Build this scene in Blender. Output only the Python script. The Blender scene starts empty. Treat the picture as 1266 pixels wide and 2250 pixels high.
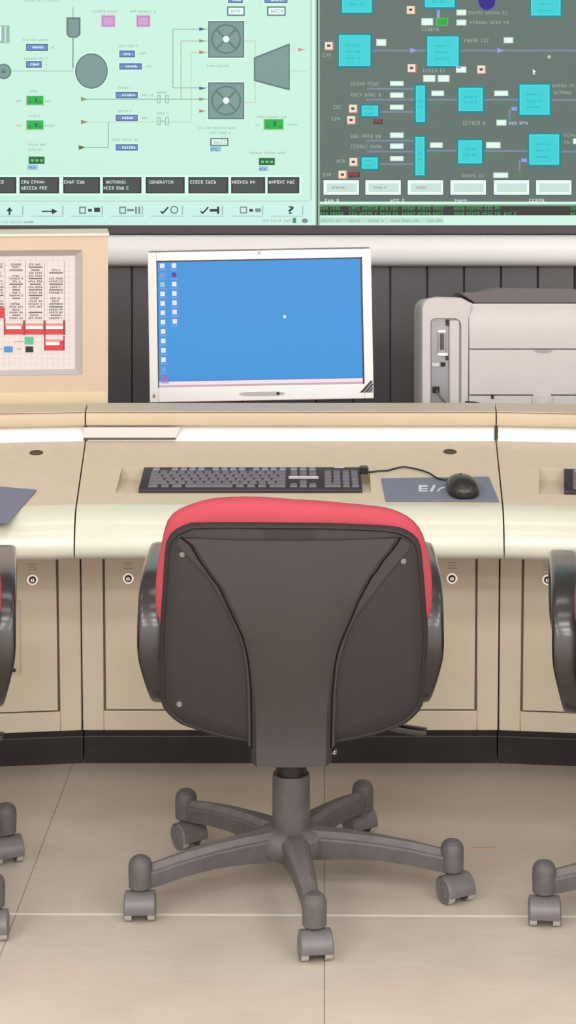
import bpy, bmesh, math, random
from mathutils import Vector, Matrix
R = math.radians
rnd = random.Random(7)
SC = bpy.context.scene
COL = SC.collection

# ------------------------------------------------------------------ camera numbers
W, HPX = 1266, 2250
F, PX, PY, CH = 4400.0, 670.0, 220.0, 1.44          # focal (px), principal point, eye height (m)

def at(px, py, Y):
    """point at distance Y that the photograph shows at pixel px, py"""
    return Vector(((px - PX) * Y / F, Y, CH - (py - PY) * Y / F))

def hit(px, py, p0, n):
    d = Vector(((px - PX) / F, 1.0, -(py - PY) / F)); o = Vector((0, 0, CH))
    return o + d * ((p0 - o).dot(n) / d.dot(n))

# ------------------------------------------------------------------ materials
def lin(c):
    return tuple(((v / 255) / 12.92) if v / 255 <= .04045 else (((v / 255) + .055) / 1.055) ** 2.4 for v in c)

def mat(name, rgb, rough=.5, metal=0, noise=0, scale=40, bump=0, bscale=300, emit=None, coat=0, spec=.5):
    m = bpy.data.materials.new(name); m.use_nodes = True
    nt = m.node_tree; b = nt.nodes['Principled BSDF']
    c = lin(rgb)
    b.inputs['Base Color'].default_value = (*c, 1)
    b.inputs['Roughness'].default_value = rough
    b.inputs['Metallic'].default_value = metal
    b.inputs['Specular IOR Level'].default_value = spec
    b.inputs['Coat Weight'].default_value = coat
    b.inputs['Coat Roughness'].default_value = .15
    if noise or bump:
        tc = nt.nodes.new('ShaderNodeTexCoord')
    if noise:
        n = nt.nodes.new('ShaderNodeTexNoise'); n.inputs['Scale'].default_value = scale; n.inputs['Detail'].default_value = 4
        nt.links.new(tc.outputs['Object'], n.inputs['Vector'])
        r = nt.nodes.new('ShaderNodeValToRGB')
        r.color_ramp.elements[0].position = .3; r.color_ramp.elements[1].position = .7
        r.color_ramp.elements[0].color = (*[v * (1 - noise) for v in c], 1)
        r.color_ramp.elements[1].color = (*[min(1, v * (1 + noise)) for v in c], 1)
        nt.links.new(n.outputs['Fac'], r.inputs['Fac']); nt.links.new(r.outputs['Color'], b.inputs['Base Color'])
    if bump:
        n2 = nt.nodes.new('ShaderNodeTexNoise'); n2.inputs['Scale'].default_value = bscale; n2.inputs['Detail'].default_value = 3
        nt.links.new(tc.outputs['Object'], n2.inputs['Vector'])
        bp = nt.nodes.new('ShaderNodeBump'); bp.inputs['Strength'].default_value = bump; bp.inputs['Distance'].default_value = .002
        nt.links.new(n2.outputs['Fac'], bp.inputs['Height']); nt.links.new(bp.outputs['Normal'], b.inputs['Normal'])
    if emit:
        b.inputs['Base Color'].default_value = (.01, .01, .01, 1)
        b.inputs['Emission Color'].default_value = (*lin(emit), 1)
        b.inputs['Emission Strength'].default_value = 1.0
    return m

MT = {}
def M(key, *a, **k):
    if key not in MT: MT[key] = mat(key, *a, **k)
    return MT[key]
def EM(rgb):            # a colour shown by a lit screen
    return M('screen_%d_%d_%d' % rgb, (5, 5, 5), .35, emit=rgb, spec=.2)
def INK(rgb):           # printed colour
    return M('ink_%d_%d_%d' % rgb, rgb, .55)

cream = M('cream_enamel', (240, 230, 206), .32, noise=.02, scale=6, coat=.25)
peach = M('peach_enamel', (218, 199, 171), .4, noise=.02, scale=6)
boardm = M('board_enamel', (209, 188, 163), .4, noise=.02, scale=6)
tan = M('tan_laminate', (203, 190, 169), .5, noise=.03, scale=30, bump=.05)
cabm = M('cabinet_enamel', (228, 215, 194), .42, noise=.03, scale=5)
whitem = M('white_gloss', (246, 246, 248), .25)
toem = M('black_kick_laminate', (41, 36, 37), .5, noise=.18, scale=22)
greyline = M('grey_strip', (104, 96, 96), .5)
plastic = M('charcoal_shell_plastic', (40, 35, 35), .62, noise=.06, scale=260, bump=.35, bscale=900)
spinem = M('charcoal_spine_plastic', (51, 45, 45), .6, noise=.05, scale=260, bump=.3, bscale=900)
groovem = M('dark_groove_plastic', (56, 50, 50), .55)
armm = M('black_arm_plastic', (32, 28, 30), .3, coat=.6, noise=.05, scale=60)
basem = M('dusty_base_plastic', (92, 87, 88), .5, noise=.16, scale=38, bump=.1)
hoodm = M('caster_plastic', (106, 101, 103), .36, noise=.08, scale=50)
dustm = M('dust_film', (112, 105, 105), .75, noise=.14, scale=45)
treadm = M('pale_tread', (186, 178, 176), .5)
blackm = M('black_plastic', (24, 21, 22), .4)
darkm = M('dark_steel', (40, 36, 36), .45)
redm = M('red_fabric', (188, 72, 86), .85, noise=.08, scale=350, bump=.5, bscale=900)
chrome = M('chrome', (215, 213, 210), .18, metal=1)
screwm = M('grey_screw', (128, 122, 122), .4, metal=.6)
printm = M('printer_plastic', (206, 200, 200), .45, noise=.015, scale=20)
printd = M('printer_top_plastic', (104, 98, 100), .5)
steel = M('port_steel', (164, 166, 172), .35, metal=.5)
padm = M('blue_pad', (116, 121, 138), .75, noise=.05, scale=120)
keym = M('grey_key', (104, 100, 108), .45)
keyb = M('keyboard_body', (46, 41, 42), .45)
monm = M('white_monitor_plastic', (248, 247, 247), .35)
mong = M('grey_monitor_edge', (138, 130, 132), .4)
panelm = M('dark_wall_laminate', (100, 97, 100), .4, noise=.06, scale=9)
grilled = M('dark_rail', (80, 70, 75), .5)
pinkp = M('pale_pink_paper', (238, 222, 218), .7)

# ------------------------------------------------------------------ mesh helper
class MB:
    def __init__(s): s.v = []; s.f = []; s.m = []
    def add(s, vs, fs, mi=0):
        o = len(s.v); s.v += [tuple(v) for v in vs]; s.f += [tuple(i + o for i in f) for f in fs]; s.m += [mi] * len(fs); return s
    def box(s, x0, x1, y0, y1, z0, z1, mi=0):
        v = [(x, y, z) for z in (z0, z1) for y in (y0, y1) for x in (x0, x1)]
        return s.add(v, [(0, 2, 3, 1), (4, 5, 7, 6), (0, 1, 5, 4), (2, 6, 7, 3), (0, 4, 6, 2), (1, 3, 7, 5)], mi)
    def loft(s, rings, cap=True, closed=True, mi=0):
        n = len(rings[0]); o = len(s.v); fs = []
        vs = [p for r in rings for p in r]
        for i in range(len(rings) - 1):
            for j in range(n if closed else n - 1):
                k = (j + 1) % n
                fs.append((i * n + j, i * n + k, (i + 1) * n + k, (i + 1) * n + j))
        if cap:
            fs.append(tuple(range(n - 1, -1, -1))); fs.append(tuple((len(rings) - 1) * n + j for j in range(n)))
        return s.add(vs, fs, mi)
    def cyl(s, p0, p1, r0, r1=None, n=24, mi=0):
        return s.tube([p0, p1], [r0, r1 if r1 is not None else r0], n, mi)
    def tube(s, path, r, n=12, mi=0, flat=None, up=None):
        """round (or flat = (half width, half thickness)) sweep along a path"""
        path = [Vector(p) for p in path]; rings = []
        u = None
        for i, p in enumerate(path):
            a = path[max(i - 1, 0)]; b = path[min(i + 1, len(path) - 1)]
            t = (b - a).normalized()
            if up is not None: u = Vector(up)
            elif u is None: u = Vector((0, 0, 1)) if abs(t.z) < .9 else Vector((1, 0, 0))
            u = (u - t * u.dot(t)).normalized(); w = t.cross(u)
            rr = r[i] if isinstance(r, (list, tuple)) else r
            if flat:
                hw, ht = flat[i] if isinstance(flat, list) else flat
                rings.append([p + u * hw * sgnp(math.cos(q), .45) + w * ht * sgnp(math.sin(q), .45) for q in [2 * math.pi * k / n for k in range(n)]])
            else:
                rings.append([p + u * rr * math.cos(q) + w * rr * math.sin(q) for q in [2 * math.pi * k / n for k in range(n)]])
        return s.loft(rings, mi=mi)
    def lathe(s, prof, c=(0, 0, 0), n=32, mi=0):
        rings = [[(c[0] + r * math.cos(2 * math.pi * k / n), c[1] + r * math.sin(2 * math.pi * k / n), c[2] + z) for k in range(n)] for r, z in prof]
        return s.loft(rings, mi=mi)
    def prism(s, prof, xl, xr, mi=0):
        """profile of (y, z) swept between x = xl(y) and x = xr(y)"""
        fl = xl if callable(xl) else (lambda y: xl); fr = xr if callable(xr) else (lambda y: xr)
        return s.loft([[(fl(y), y, z) for y, z in prof], [(fr(y), y, z) for y, z in prof]], mi=mi)
    def build(s, name, mats, parent=None, bevel=0, seg=2, smooth=True, angle=35, xf=None, solid=0):
        me = bpy.data.meshes.new(name)
        vs = [tuple(xf @ Vector(v)) for v in s.v] if xf is not None else s.v
        me.from_pydata(vs, [], s.f)
        for m in (mats if isinstance(mats, (list, tuple)) else [mats]): me.materials.append(m)
        for p, i in zip(me.polygons, s.m): p.material_index = i
        bm = bmesh.new(); bm.from_mesh(me)
        bmesh.ops.recalc_face_normals(bm, faces=bm.faces)
        bm.to_mesh(me); bm.free()
        if smooth:
            me.polygons.foreach_set('use_smooth', [True] * len(me.polygons)); me.set_sharp_from_angle(angle=R(angle))
        o = bpy.data.objects.new(name, me); COL.objects.link(o)
        if parent: o.parent = parent
        if solid:
            q = o.modifiers.new('s', 'SOLIDIFY'); q.thickness = solid; q.offset = -1
        if bevel:
            q = o.modifiers.new('b', 'BEVEL'); q.width = bevel; q.segments = seg; q.limit_method = 'ANGLE'; q.angle_limit = R(40)
        return o

def sgnp(v, p): return math.copysign(abs(v) ** p, v)

def tag(o, label, cat, group=None):
    o['label'] = label; o['category'] = cat
    if group: o['group'] = group
    return o
def thing(name, label, cat, loc=(0, 0, 0), rotz=0, group=None):
    o = bpy.data.objects.new(name, None); COL.objects.link(o)
    o.empty_display_size = .05
    o.location = loc; o.rotation_euler = (0, 0, rotz)
    return tag(o, label, cat, group)
def struct(o): o['kind'] = 'structure'; return o
def dup(root, loc, rotz, label):
    r = root.copy(); COL.objects.link(r); r.location = loc; r.rotation_euler = (0, 0, rotz); r['label'] = label
    for ch in list(root.children):
        c = ch.copy(); COL.objects.link(c); c.parent = r
        for g in list(ch.children):
            d = g.copy(); COL.objects.link(d); d.parent = c
    return r
def world(o):
    return Matrix.Translation(o.location) @ Matrix.Rotation(o.rotation_euler.z, 4, 'Z')

# ------------------------------------------------------------------ flat drawings (screens, print): layers of thin shapes on a plane
class Canvas:
    def __init__(s, p0, n, step=.0003):
        s.p0 = Vector(p0); s.n = Vector(n).normalized(); s.step = step; s.mb = MB(); s.mats = []; s.clip = None
    def mi(s, m):
        if m not in s.mats: s.mats.append(m)
        return s.mats.index(m)
    def poly(s, pts, m, L=1):
        vs = [hit(x, y, s.p0, s.n) + s.n * s.step * L for x, y in pts]
        s.mb.add(vs, [tuple(range(len(vs)))], s.mi(m))
    def rect(s, x0, y0, x1, y1, m, L=1): s.poly([(x0, y0), (x1, y0), (x1, y1), (x0, y1)], m, L)
    def frame(s, x0, y0, x1, y1, t, m, L=1):
        s.rect(x0, y0, x1, y0 + t, m, L); s.rect(x0, y1 - t, x1, y1, m, L); s.rect(x0, y0 + t, x0 + t, y1 - t, m, L); s.rect(x1 - t, y0 + t, x1, y1 - t, m, L)
    def ell(s, cx, cy, rx, ry, m, L=1, n=40): s.poly([(cx + rx * math.cos(2 * math.pi * k / n), cy + ry * math.sin(2 * math.pi * k / n)) for k in range(n)], m, L)
    def ring(s, cx, cy, r, t, m, L=1, n=40):
        for k in range(n):
            a, b = 2 * math.pi * k / n, 2 * math.pi * (k + 1) / n
            s.poly([(cx + (r - t) * math.cos(a), cy + (r - t) * math.sin(a)), (cx + r * math.cos(a), cy + r * math.sin(a)), (cx + r * math.cos(b), cy + r * math.sin(b)), (cx + (r - t) * math.cos(b), cy + (r - t) * math.sin(b))], m, L)
    def line(s, x0, y0, x1, y1, w, m, L=1):
        d = math.hypot(x1 - x0, y1 - y0) or 1; ox, oy = -(y1 - y0) / d * w / 2, (x1 - x0) / d * w / 2
        s.poly([(x0 + ox, y0 + oy), (x1 + ox, y1 + oy), (x1 - ox, y1 - oy), (x0 - ox, y0 - oy)], m, L)
    def greek(s, x0, x1, y, h, m, L=2, wd=5, words=None):
        """a line of small unreadable lettering: strokes grouped as letters and words"""
        x = x0; left = rnd.randint(3, 6)
        while x < x1 - wd * .5:
            k = rnd.random(); lw = wd * .72; t = max(1.1, h * .2)
            s.rect(x, y - h / 2, x + t, y + h / 2, m, L)
            if k < .55: s.rect(x + t, y - h / 2, x + lw, y - h / 2 + t, m, L)
            if k > .25: s.rect(x + t, y - t / 2, x + lw, y + t / 2, m, L)
            if k < .4 or k > .75: s.rect(x + t, y + h / 2 - t, x + lw, y + h / 2, m, L)
            if k > .5: s.rect(x + lw - t, y - h / 2 + t, x + lw, y + h / 2 - t, m, L)
            x += wd; left -= 1
            if left == 0: x += wd * .7; left = rnd.randint(3, 6)
    def text(s, body, x, y, h, m, L=2, width=None):
        cu = bpy.data.curves.new('t', 'FONT'); cu.body = body; cu.size = 1.0; cu.resolution_u = 3; cu.offset = .012
        ob = bpy.data.objects.new('t', cu); COL.objects.link(ob)
        dg = bpy.context.evaluated_depsgraph_get(); dg.update()
        me = bpy.data.meshes.new_from_object(ob.evaluated_get(dg))
        xs = [v.co.x for v in me.vertices]; ys = [v.co.y for v in me.vertices]
        kx = (width / (max(xs) - min(xs))) if width else h / .72; ky = h / .72
        vs = [hit(x + (v.co.x - min(xs)) * kx, y + h / 2 - v.co.y * ky, s.p0, s.n) + s.n * s.step * L for v in me.vertices]
        s.mb.add(vs, [tuple(p.vertices) for p in me.polygons], s.mi(m))
        bpy.data.objects.remove(ob); bpy.data.curves.remove(cu); bpy.data.meshes.remove(me)
    def build(s, name, parent, xf=None):
        return s.mb.build(name, s.mats, parent, smooth=False, xf=xf)

# ================================================================== room
YW = 5.6
def floor_material():
    m = bpy.data.materials.new('floor_laminate'); m.use_nodes = True
    nt = m.node_tree; b = nt.nodes['Principled BSDF']; N = nt.nodes.new; Lk = nt.links.new
    tc = N('ShaderNodeTexCoord')
    def along(v):                            # joint directions, turned half a degree from the room
        d = N('ShaderNodeVectorMath'); d.operation = 'DOT_PRODUCT'; Lk(tc.outputs['Object'], d.inputs[0]); d.inputs[1].default_value = v; return d.outputs['Value']
    su, sv = along((1, -.00975, 0)), along((.0115, 1, 0))
    def near(sock, off, period, half):      # 1 inside a joint line
        a = N('ShaderNodeMath'); a.operation = 'SUBTRACT'; Lk(sock, a.inputs[0]); a.inputs[1].default_value = off
        p = N('ShaderNodeMath'); p.operation = 'PINGPONG'; Lk(a.outputs[0], p.inputs[0]); p.inputs[1].default_value = period / 2
        c = N('ShaderNodeMath'); c.operation = 'LESS_THAN'; Lk(p.outputs[0], c.inputs[0]); c.inputs[1].default_value = half
        return c.outputs[0]
    def soft(sock, k):
        m_ = N('ShaderNodeMath'); m_.operation = 'MULTIPLY'; Lk(sock, m_.inputs[0]); m_.inputs[1].default_value = k; return m_.outputs[0]
    n1 = N('ShaderNodeTexNoise'); n1.inputs['Scale'].default_value = 3.2; n1.inputs['Detail'].default_value = 6; n1.inputs['Roughness'].default_value = .62
    Lk(tc.outputs['Object'], n1.inputs['Vector'])
    r1 = N('ShaderNodeValToRGB'); e = r1.color_ramp.elements
    e[0].position = .3; e[0].color = (*lin((190, 177, 163)), 1); e[1].position = .7; e[1].color = (*lin((206, 194, 180)), 1)
    Lk(n1.outputs['Fac'], r1.inputs['Fac'])
    n2 = N('ShaderNodeTexNoise'); n2.inputs['Scale'].default_value = 60; n2.inputs['Detail'].default_value = 5
    st = N('ShaderNodeMapping'); st.inputs['Scale'].default_value = (.25, 1.5, 1); Lk(tc.outputs['Object'], st.inputs['Vector']); Lk(st.outputs['Vector'], n2.inputs['Vector'])
    mx = N('ShaderNodeMixRGB'); mx.blend_type = 'OVERLAY'; mx.inputs['Fac'].default_value = .09
    Lk(r1.outputs['Color'], mx.inputs['Color1']); Lk(n2.outputs['Fac'], mx.inputs['Color2'])
    d = N('ShaderNodeMixRGB'); d.inputs['Color2'].default_value = (*lin((104, 90, 74)), 1)
    Lk(soft(near(su, .0001, .5459, .0011), .6), d.inputs['Fac']); Lk(mx.outputs['Color'], d.inputs['Color1'])
    w = N('ShaderNodeMixRGB'); w.inputs['Color2'].default_value = (*lin((236, 232, 216)), 1)
    Lk(soft(near(sv, 3.5375, 1.0918, .0046), .85), w.inputs['Fac']); Lk(d.outputs['Color'], w.inputs['Color1'])
    Lk(w.outputs['Color'], b.inputs['Base Color'])
    b.inputs['Roughness'].default_value = .48; b.inputs['Specular IOR Level'].default_value = .35
    return m
X0R, X1R, Y0R, Y1R, ZC = -3.6, 3.6, -3.6, 5.8, 3.0
struct(MB().box(X0R, X1R, Y0R, Y1R, -.05, 0).build('floor', floor_material(), smooth=False))
wallpaint = M('wall_paint', (242, 241, 239), .8, noise=.02, scale=8)
ceilpaint = M('ceiling_paint', (245, 245, 244), .85, noise=.02, scale=10)
struct(MB().box(X0R, X1R, Y0R, Y1R, ZC, ZC + .05).build('ceiling', ceilpaint, smooth=False))
struct(MB().box(X0R - .05, X0R, Y0R, Y1R, 0, ZC).build('wall_left', wallpaint, smooth=False))
struct(MB().box(X1R, X1R + .05, Y0R, Y1R, 0, ZC).build('wall_right', wallpaint, smooth=False))
struct(MB().box(X0R, X1R, Y0R - .05, Y0R, 0, ZC).build('wall_front', wallpaint, smooth=False))
struct(MB().box(X0R, X1R, Y1R - .08, Y1R, 0, ZC).build('wall_back', M('wall_grey', (150, 150, 152), .7, noise=.02, scale=8), smooth=False))
# dark grooved panelling under the screens
b = MB(); pitch = 81.1 * YW / F; g0 = (290 - PX) * YW / F
k0 = int((X0R - g0) / pitch) + 1; k1 = int((X1R - g0) / pitch)
for k in range(k0, k1): b.box(g0 + k * pitch + .0022, g0 + (k + 1) * pitch - .0022, YW, YW + .03, 0.0, .976)
b.box(X0R, X1R, YW + .02, Y1R - .08, 0, .976)
struct(b.build('trim_1', panelm, bevel=.002, seg=1))
# white bullnose sill
prof = [(5.70, .976)] + [(5.60 - .055 * sgnp(math.sin(q), .8), 1.020 - .044 * sgnp(math.cos(q), .8)) for q in [R(a) for a in range(0, 181, 12)]] + [(5.70, 1.064)]
struct(MB().prism(prof, X0R, X1R).build('trim_2', M('white_sill', (252, 250, 251), .35)))
struct(MB().box(X0R, X1R, 5.585, 5.70, 1.0665, 1.0895).build('trim_3', grilled, bevel=.002))

# ================================================================== video wall
def display(name, label, x0, x1):
    y0, y1 = -102, 496
    a, c = at(x0, y1, YW), at(x1, y0, YW)
    t = thing(name, label, 'video screen', ((a.x + c.x) / 2, YW + .05, a.z), 0, 'video wall screens')
    xf = world(t).inverted()
    MB().box(a.x, c.x, YW + .002, YW + .115, a.z, c.z).build('housing', M('screen_housing', (54, 52, 54), .5), t, bevel=.001, seg=1, xf=xf)
    return t, xf
NV = (0, -1, 0)
t, xf = display('video_screen', 'mint green video wall screen showing a grey flow diagram with fans', 697 - 786, 697.5)
mint = EM((200, 241, 222)); grey = EM((122, 152, 149)); dgrey = EM((92, 122, 120)); lgr = EM((150, 183, 168)); wht = EM((232, 255, 246))
blu = EM((104, 140, 196)); bluD = EM((84, 112, 150)); grn = EM((30, 176, 72)); grnD = EM((14, 104, 50)); lbl = EM((150, 196, 220)); btn = EM((72, 78, 76))
pnk = EM((208, 160, 206)); txt = EM((160, 192, 177)); tealL = EM((140, 190, 185)); olive = EM((150, 150, 96)); brown = EM((172, 130, 92)); dblue = EM((44, 98, 150))
c = Canvas((0, YW, 0), NV)
c.rect(697 - 784, -100, 697, 495, mint, 0)
c.rect(682, -100, 686, 440, EM((172, 212, 196)), 1); c.rect(687, -100, 690, 495, EM((220, 250, 236)), 1); c.rect(694, -100, 697.5, 496, EM((138, 152, 140)), 1)
c.rect(-87, 441, 680, 443, EM((176, 216, 200)), 1); c.rect(-87, 443, 690, 495, EM((204, 241, 232)), 1)
c.greek(54, 130, 1, 5, txt)
for x in (224, 301):
    c.rect(x - 2, 32, x + 30, 60, EM((220, 190, 216)), 1); c.rect(x, 35, x + 28, 58, pnk, 2); c.frame(x, 35, x + 28, 58, 3, EM((180, 130, 184)), 3)
c.greek(203, 262, 25, 6, txt); c.greek(287, 346, 25, 6, txt)
c.poly([(146, 38), (177, 38), (177, 76), (169, 83), (153, 83), (146, 76)], dgrey, 1); c.poly([(150, 42), (173, 42), (173, 74), (167, 80), (155, 80), (150, 74)], grey, 2)
c.rect(158.5, 83, 162, 150, EM((130, 178, 176)), 1); c.rect(158.5, 16, 162, 38, EM((160, 205, 200)), 1)
c.ell(201, 156, 38, 41, EM((216, 247, 236)), 1); c.ell(201, 156, 36, 39, dgrey, 2); c.ell(201, 156, 33, 36, grey, 3)
c.ell(8, 157, 17, 17, dgrey, 2); c.ell(8, 157, 14, 14, grey, 3); c.ell(8, 157, 5, 5, dgrey, 4); c.line(25, 156, 161, 156, 1.5, lgr, 1)
c.rect(-30, 56, 21, 95, lgr, 1); c.rect(-28, 58, 3, 90, wht, 2); c.rect(10, 58, 14, 93, EM((190, 225, 240)), 2)
def readout(x0, y0, x1, y1):
    c.rect(x0 - 2, y0 - 2, x1 + 2, y1 + 2, EM((222, 246, 240)), 1); c.rect(x0, y0, x1, y1, bluD, 2); c.rect(x0 + 2, y0 + 3, x1 - 2, y1 - 3, blu, 3)
    c.greek((x0 + x1) / 2 - (x1 - x0) * .2, x1 - 5, (y0 + y1) / 2, 5, wht, 4)
for q in ((57, 96, 106, 112), (57, 134, 92, 149), (262, 111, 297, 126), (262, 139, 312, 153), (254, 202, 303, 216), (254, 252, 303, 266), (254, 317, 303, 331)): readout(*q)
readout(501, -6, 534, 7); readout(581, -6, 632, 7)
for x0, x1, y in ((50, 106, 88), (53, 107, 129), (113, 120, 104), (100, 106, 142), (262, 303, 101), (308, 320, 117), (320, 332, 146), (260, 290, 193), (312, 340, 209), (260, 290, 244), (312, 328, 259), (247, 306, 307), (65, 86, 201), (36, 52, 222), (99, 116, 222), (63, 88, 255), (36, 48, 276), (99, 124, 276), (62, 102, 318), (62, 92, 329), (455, 502, 145), (435, 516, 281), (460, 506, 292), (565, 630, 257), (562, 573, 274), (631, 652, 274), (549, 627, 336), (345, 370, 203), (345, 370, 249)):
    c.greek(x0, x1, y, 5, txt, 2, 4.6)
for x0, y0, x1, y1 in ((59, 211, 95, 230), (59, 265, 95, 284), (581, 262, 622, 284)):
    c.rect(x0 - 2, y0 - 1, x1 + 2, y1 + 2, EM((176, 205, 180)), 1); c.rect(x0, y0, x1, y1, grn, 2); xm = (x0 + x1) / 2
    c.rect(xm, y0 + 5, xm + 5, y1 - 6, grnD, 3); c.rect(x0 + 4, y1 - 8, x0 + 9, y1 - 4, EM((24, 130, 58)), 3); c.rect(x1 - 9, y1 - 8, x1 - 4, y1 - 4, EM((24, 130, 58)), 3)
for x0, y0 in ((63, 344), (569, 347)):
    c.rect(x0, y0, x0 + 35, y0 + 16, grnD, 2)
    for k in range(3): c.rect(x0 + 5 + k * 10, y0 + 6, x0 + 11 + k * 10, y0 + 11, EM((120, 200, 140)), 3)
    c.rect(x0 - 3 * (x0 < 100), y0 + 18, x0 + 20, y0 + 29, lbl, 2); c.greek(x0 + 1, x0 + 16, y0 + 24, 5, bluD, 3)
for y0 in (46, 181):
    c.rect(455, y0 - 2, 539, y0 + 83, wht, 1); c.rect(457, y0, 537, y0 + 81, dgrey, 2); c.rect(460, y0 + 3, 534, y0 + 78, grey, 3)
    c.ring(497, y0 + 40, 33, 4, dgrey, 4)
    for a in (45, 135):
        q = R(a); c.line(497 - 31 * math.cos(q), y0 + 40 - 31 * math.sin(q), 497 + 31 * math.cos(q), y0 + 40 + 31 * math.sin(q), 4.5, dgrey, 5)
    c.ell(497, y0 + 40, 7, 7, wht, 6)
c.poly([(558, 126), (637, 95), (637, 199), (558, 178)], dgrey, 1); c.poly([(561, 129), (634, 100), (634, 194), (561, 175)], grey, 2)
for y, m in ((64, dblue), (90, olive), (115, brown), (194, dblue), (218, olive), (244, brown)): c.poly([(438, y - 4), (452, y), (438, y + 4)], m, 3)
for x0, y0, x1, y1, m in ((380, 64, 457, 64, tealL), (380, 64, 380, 193, tealL), (380, 193, 457, 193, tealL), (398, 90, 457, 90, EM((178, 196, 160))), (398, 90, 398, 218, EM((178, 196, 160))), (420, 115, 457, 115, EM((205, 205, 170))), (420, 115, 420, 268, EM((205, 215, 180))), (190, 218, 457, 218, lgr), (190, 268, 420, 268, EM((190, 220, 196))), (190, 324, 238, 324, lgr), (238, 268, 238, 324, lgr), (537, 90, 561, 90, EM((205, 205, 196))), (561, 90, 561, 126, EM((205, 205, 196))), (537, 225, 561, 225, EM((205, 205, 196))), (561, 178, 561, 225, EM((205, 205, 196))), (637, 156, 676, 156, EM((180, 222, 206))), (637, 109, 676, 109, EM((214, 214, 204)))):
    c.line(x0, y0, x1, y1, 2.3, m, 1)
for x, y, m in ((178, 218, olive), (178, 268, brown), (173, 324, EM((120, 92, 66)))): c.poly([(x, y - 5), (x + 16, y), (x, y + 5)], m, 3)
c.poly([(655, 105), (670, 109), (655, 113)], EM((206, 140, 140)), 3)
for x0, y0, x1, y1 in ((499, 14, 538, 35), (587, 14, 628, 35), (462, 303, 502, 321)):
    c.rect(x0, y0, x1, y1, dgrey, 1); c.rect(x0 + 3, y0 + 3, x1 - 3, y1 - 3, wht, 2); c.greek(x0 + 9, x1 - 6, (y0 + y1) / 2, 7, lgr, 3, 7)
c.rect(462, 322, 486, 333, lbl, 2); c.greek(464, 482, 328, 6, bluD, 3, 9)
for y in (218, 266):
    c.frame(345, y - 9, 353, y + 9, 2, lgr, 2); c.frame(363, y - 9, 371, y + 9, 2, lgr, 2); c.rect(354, y - 1, 362, y + 1, lgr, 2)
for k, (x0, x1) in enumerate(((-80, 36), (43, 130), (139, 220), (226, 311), (320, 406), (414, 502), (508, 583), (588, 658))):
    c.rect(x0 - 5, 385, x1 + 5, 429, EM((218, 255, 240)), 1); c.rect(x0, 389, x1, 425, EM((46, 52, 50)), 2); c.rect(x0 + 4, 392, x1 - 4, 422, btn, 3)
bt = EM((206, 226, 218))
c.greek(-20, 8, 400, 7, bt, 4, 6); c.greek(47, 98, 400, 7, bt, 4, 6); c.greek(47, 104, 413, 7, bt, 4, 6); c.greek(141, 192, 400, 7, bt, 4, 6)
c.text('MOTORING', 234, 400, 7, bt, 4, 42); c.greek(228, 286, 413, 7, bt, 4, 6); c.text('GENERATOR', 328, 400, 7, bt, 4, 54)
c.greek(418, 474, 400, 7, bt, 4, 6); c.greek(510, 564, 400, 7, bt, 4, 6); c.greek(591, 648, 400, 7, bt, 4, 6)
ik = EM((52, 62, 62)); ig = EM((120, 140, 136))
for x in (50, 138, 225, 313, 401, 489, 577, 665):
    c.rect(x - 1.5, 452, x + 1.5, 472, EM((164, 190, 184)), 2); c.rect(x - 70, 474, x + 2, 476, EM((174, 208, 202)), 2)
c.rect(19, 459, 23, 472, ik, 3); c.poly([(14, 464), (21, 455), (28, 464)], ik, 3)
c.rect(92, 463, 120, 466, ik, 3); c.poly([(114, 458), (127, 464.5), (114, 471)], ik, 3)
c.frame(174, 454, 189, 470, 3, ig, 3); c.rect(194, 459, 202, 465, ik, 3); c.rect(207, 456, 220, 466, ik, 3)
c.frame(262, 454, 277, 470, 3, ig, 3); c.rect(279, 459, 294, 464, ig, 3); c.rect(297, 454, 301, 470, ig, 3); c.rect(304, 454, 308, 470, ig, 3)
c.line(353, 464, 358, 469, 3.5, ik, 3); c.line(357, 469, 370, 455, 3.5, ik, 3); c.ring(383, 461, 9, 3, ig, 3)
c.line(441, 464, 446, 469, 3.5, ik, 3); c.line(445, 469, 458, 455, 3.5, ik, 3); c.rect(461, 459, 477, 465, ik, 3); c.rect(477, 454, 482, 470, ik, 3)
c.frame(527, 454, 543, 469, 2.5, ig, 3); c.rect(548, 459, 556, 465, ik, 3); c.rect(561, 458, 573, 466, ig, 3)
c.text('?', 633, 461, 17, ik, 3, 13)
c.greek(-20, 50, 488, 5, txt, 3); c.greek(54, 72, 488, 5, ig, 3); c.greek(577, 637, 485, 6, txt, 3); c.rect(643, 479, 651, 490, EM((60, 150, 116)), 3); c.ell(670, 485, 7, 5, ig, 3)
c.build('screen', t, xf)

t, xf = display('video_screen', 'dark grey video wall screen showing cyan blocks and white boxes', 698.5, 698.5 + 786)
slate = EM((95, 111, 104)); cyan = EM((46, 206, 212)); cyanD = EM((18, 126, 136)); boxw = EM((226, 250, 240)); pch = EM((240, 220, 204)); rust = EM((170, 120, 96))
lineb = EM((118, 134, 160)); arr = EM((138, 158, 222)); gt = EM((138, 164, 152)); gtx = EM((62, 142, 92)); rd = EM((150, 42, 58)); brk = EM((70, 58, 50))
c = Canvas((0, YW, 0), NV)
c.rect(699, -100, 1483, 495, slate, 0); c.rect(699, -100, 703, 497, EM((150, 180, 164)), 1)
for q in ((818, 111, 936, 111), (1011, 111, 1480, 111), (807, 195, 910, 195), (805, 219, 910, 219), (834, 246, 910, 246), (938, 219, 1005, 219), (1063, 219, 1140, 219), (1211, 220, 1480, 220), (805, 309, 910, 309), (807, 333, 910, 333), (833, 361, 910, 361), (937, 331, 1004, 331), (1062, 332, 1160, 332), (1232, 333, 1480, 333), (1120, 240, 1120, 263), (1142, 352, 1142, 376)):
    c.line(*q, 4, lineb, 1)
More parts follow.
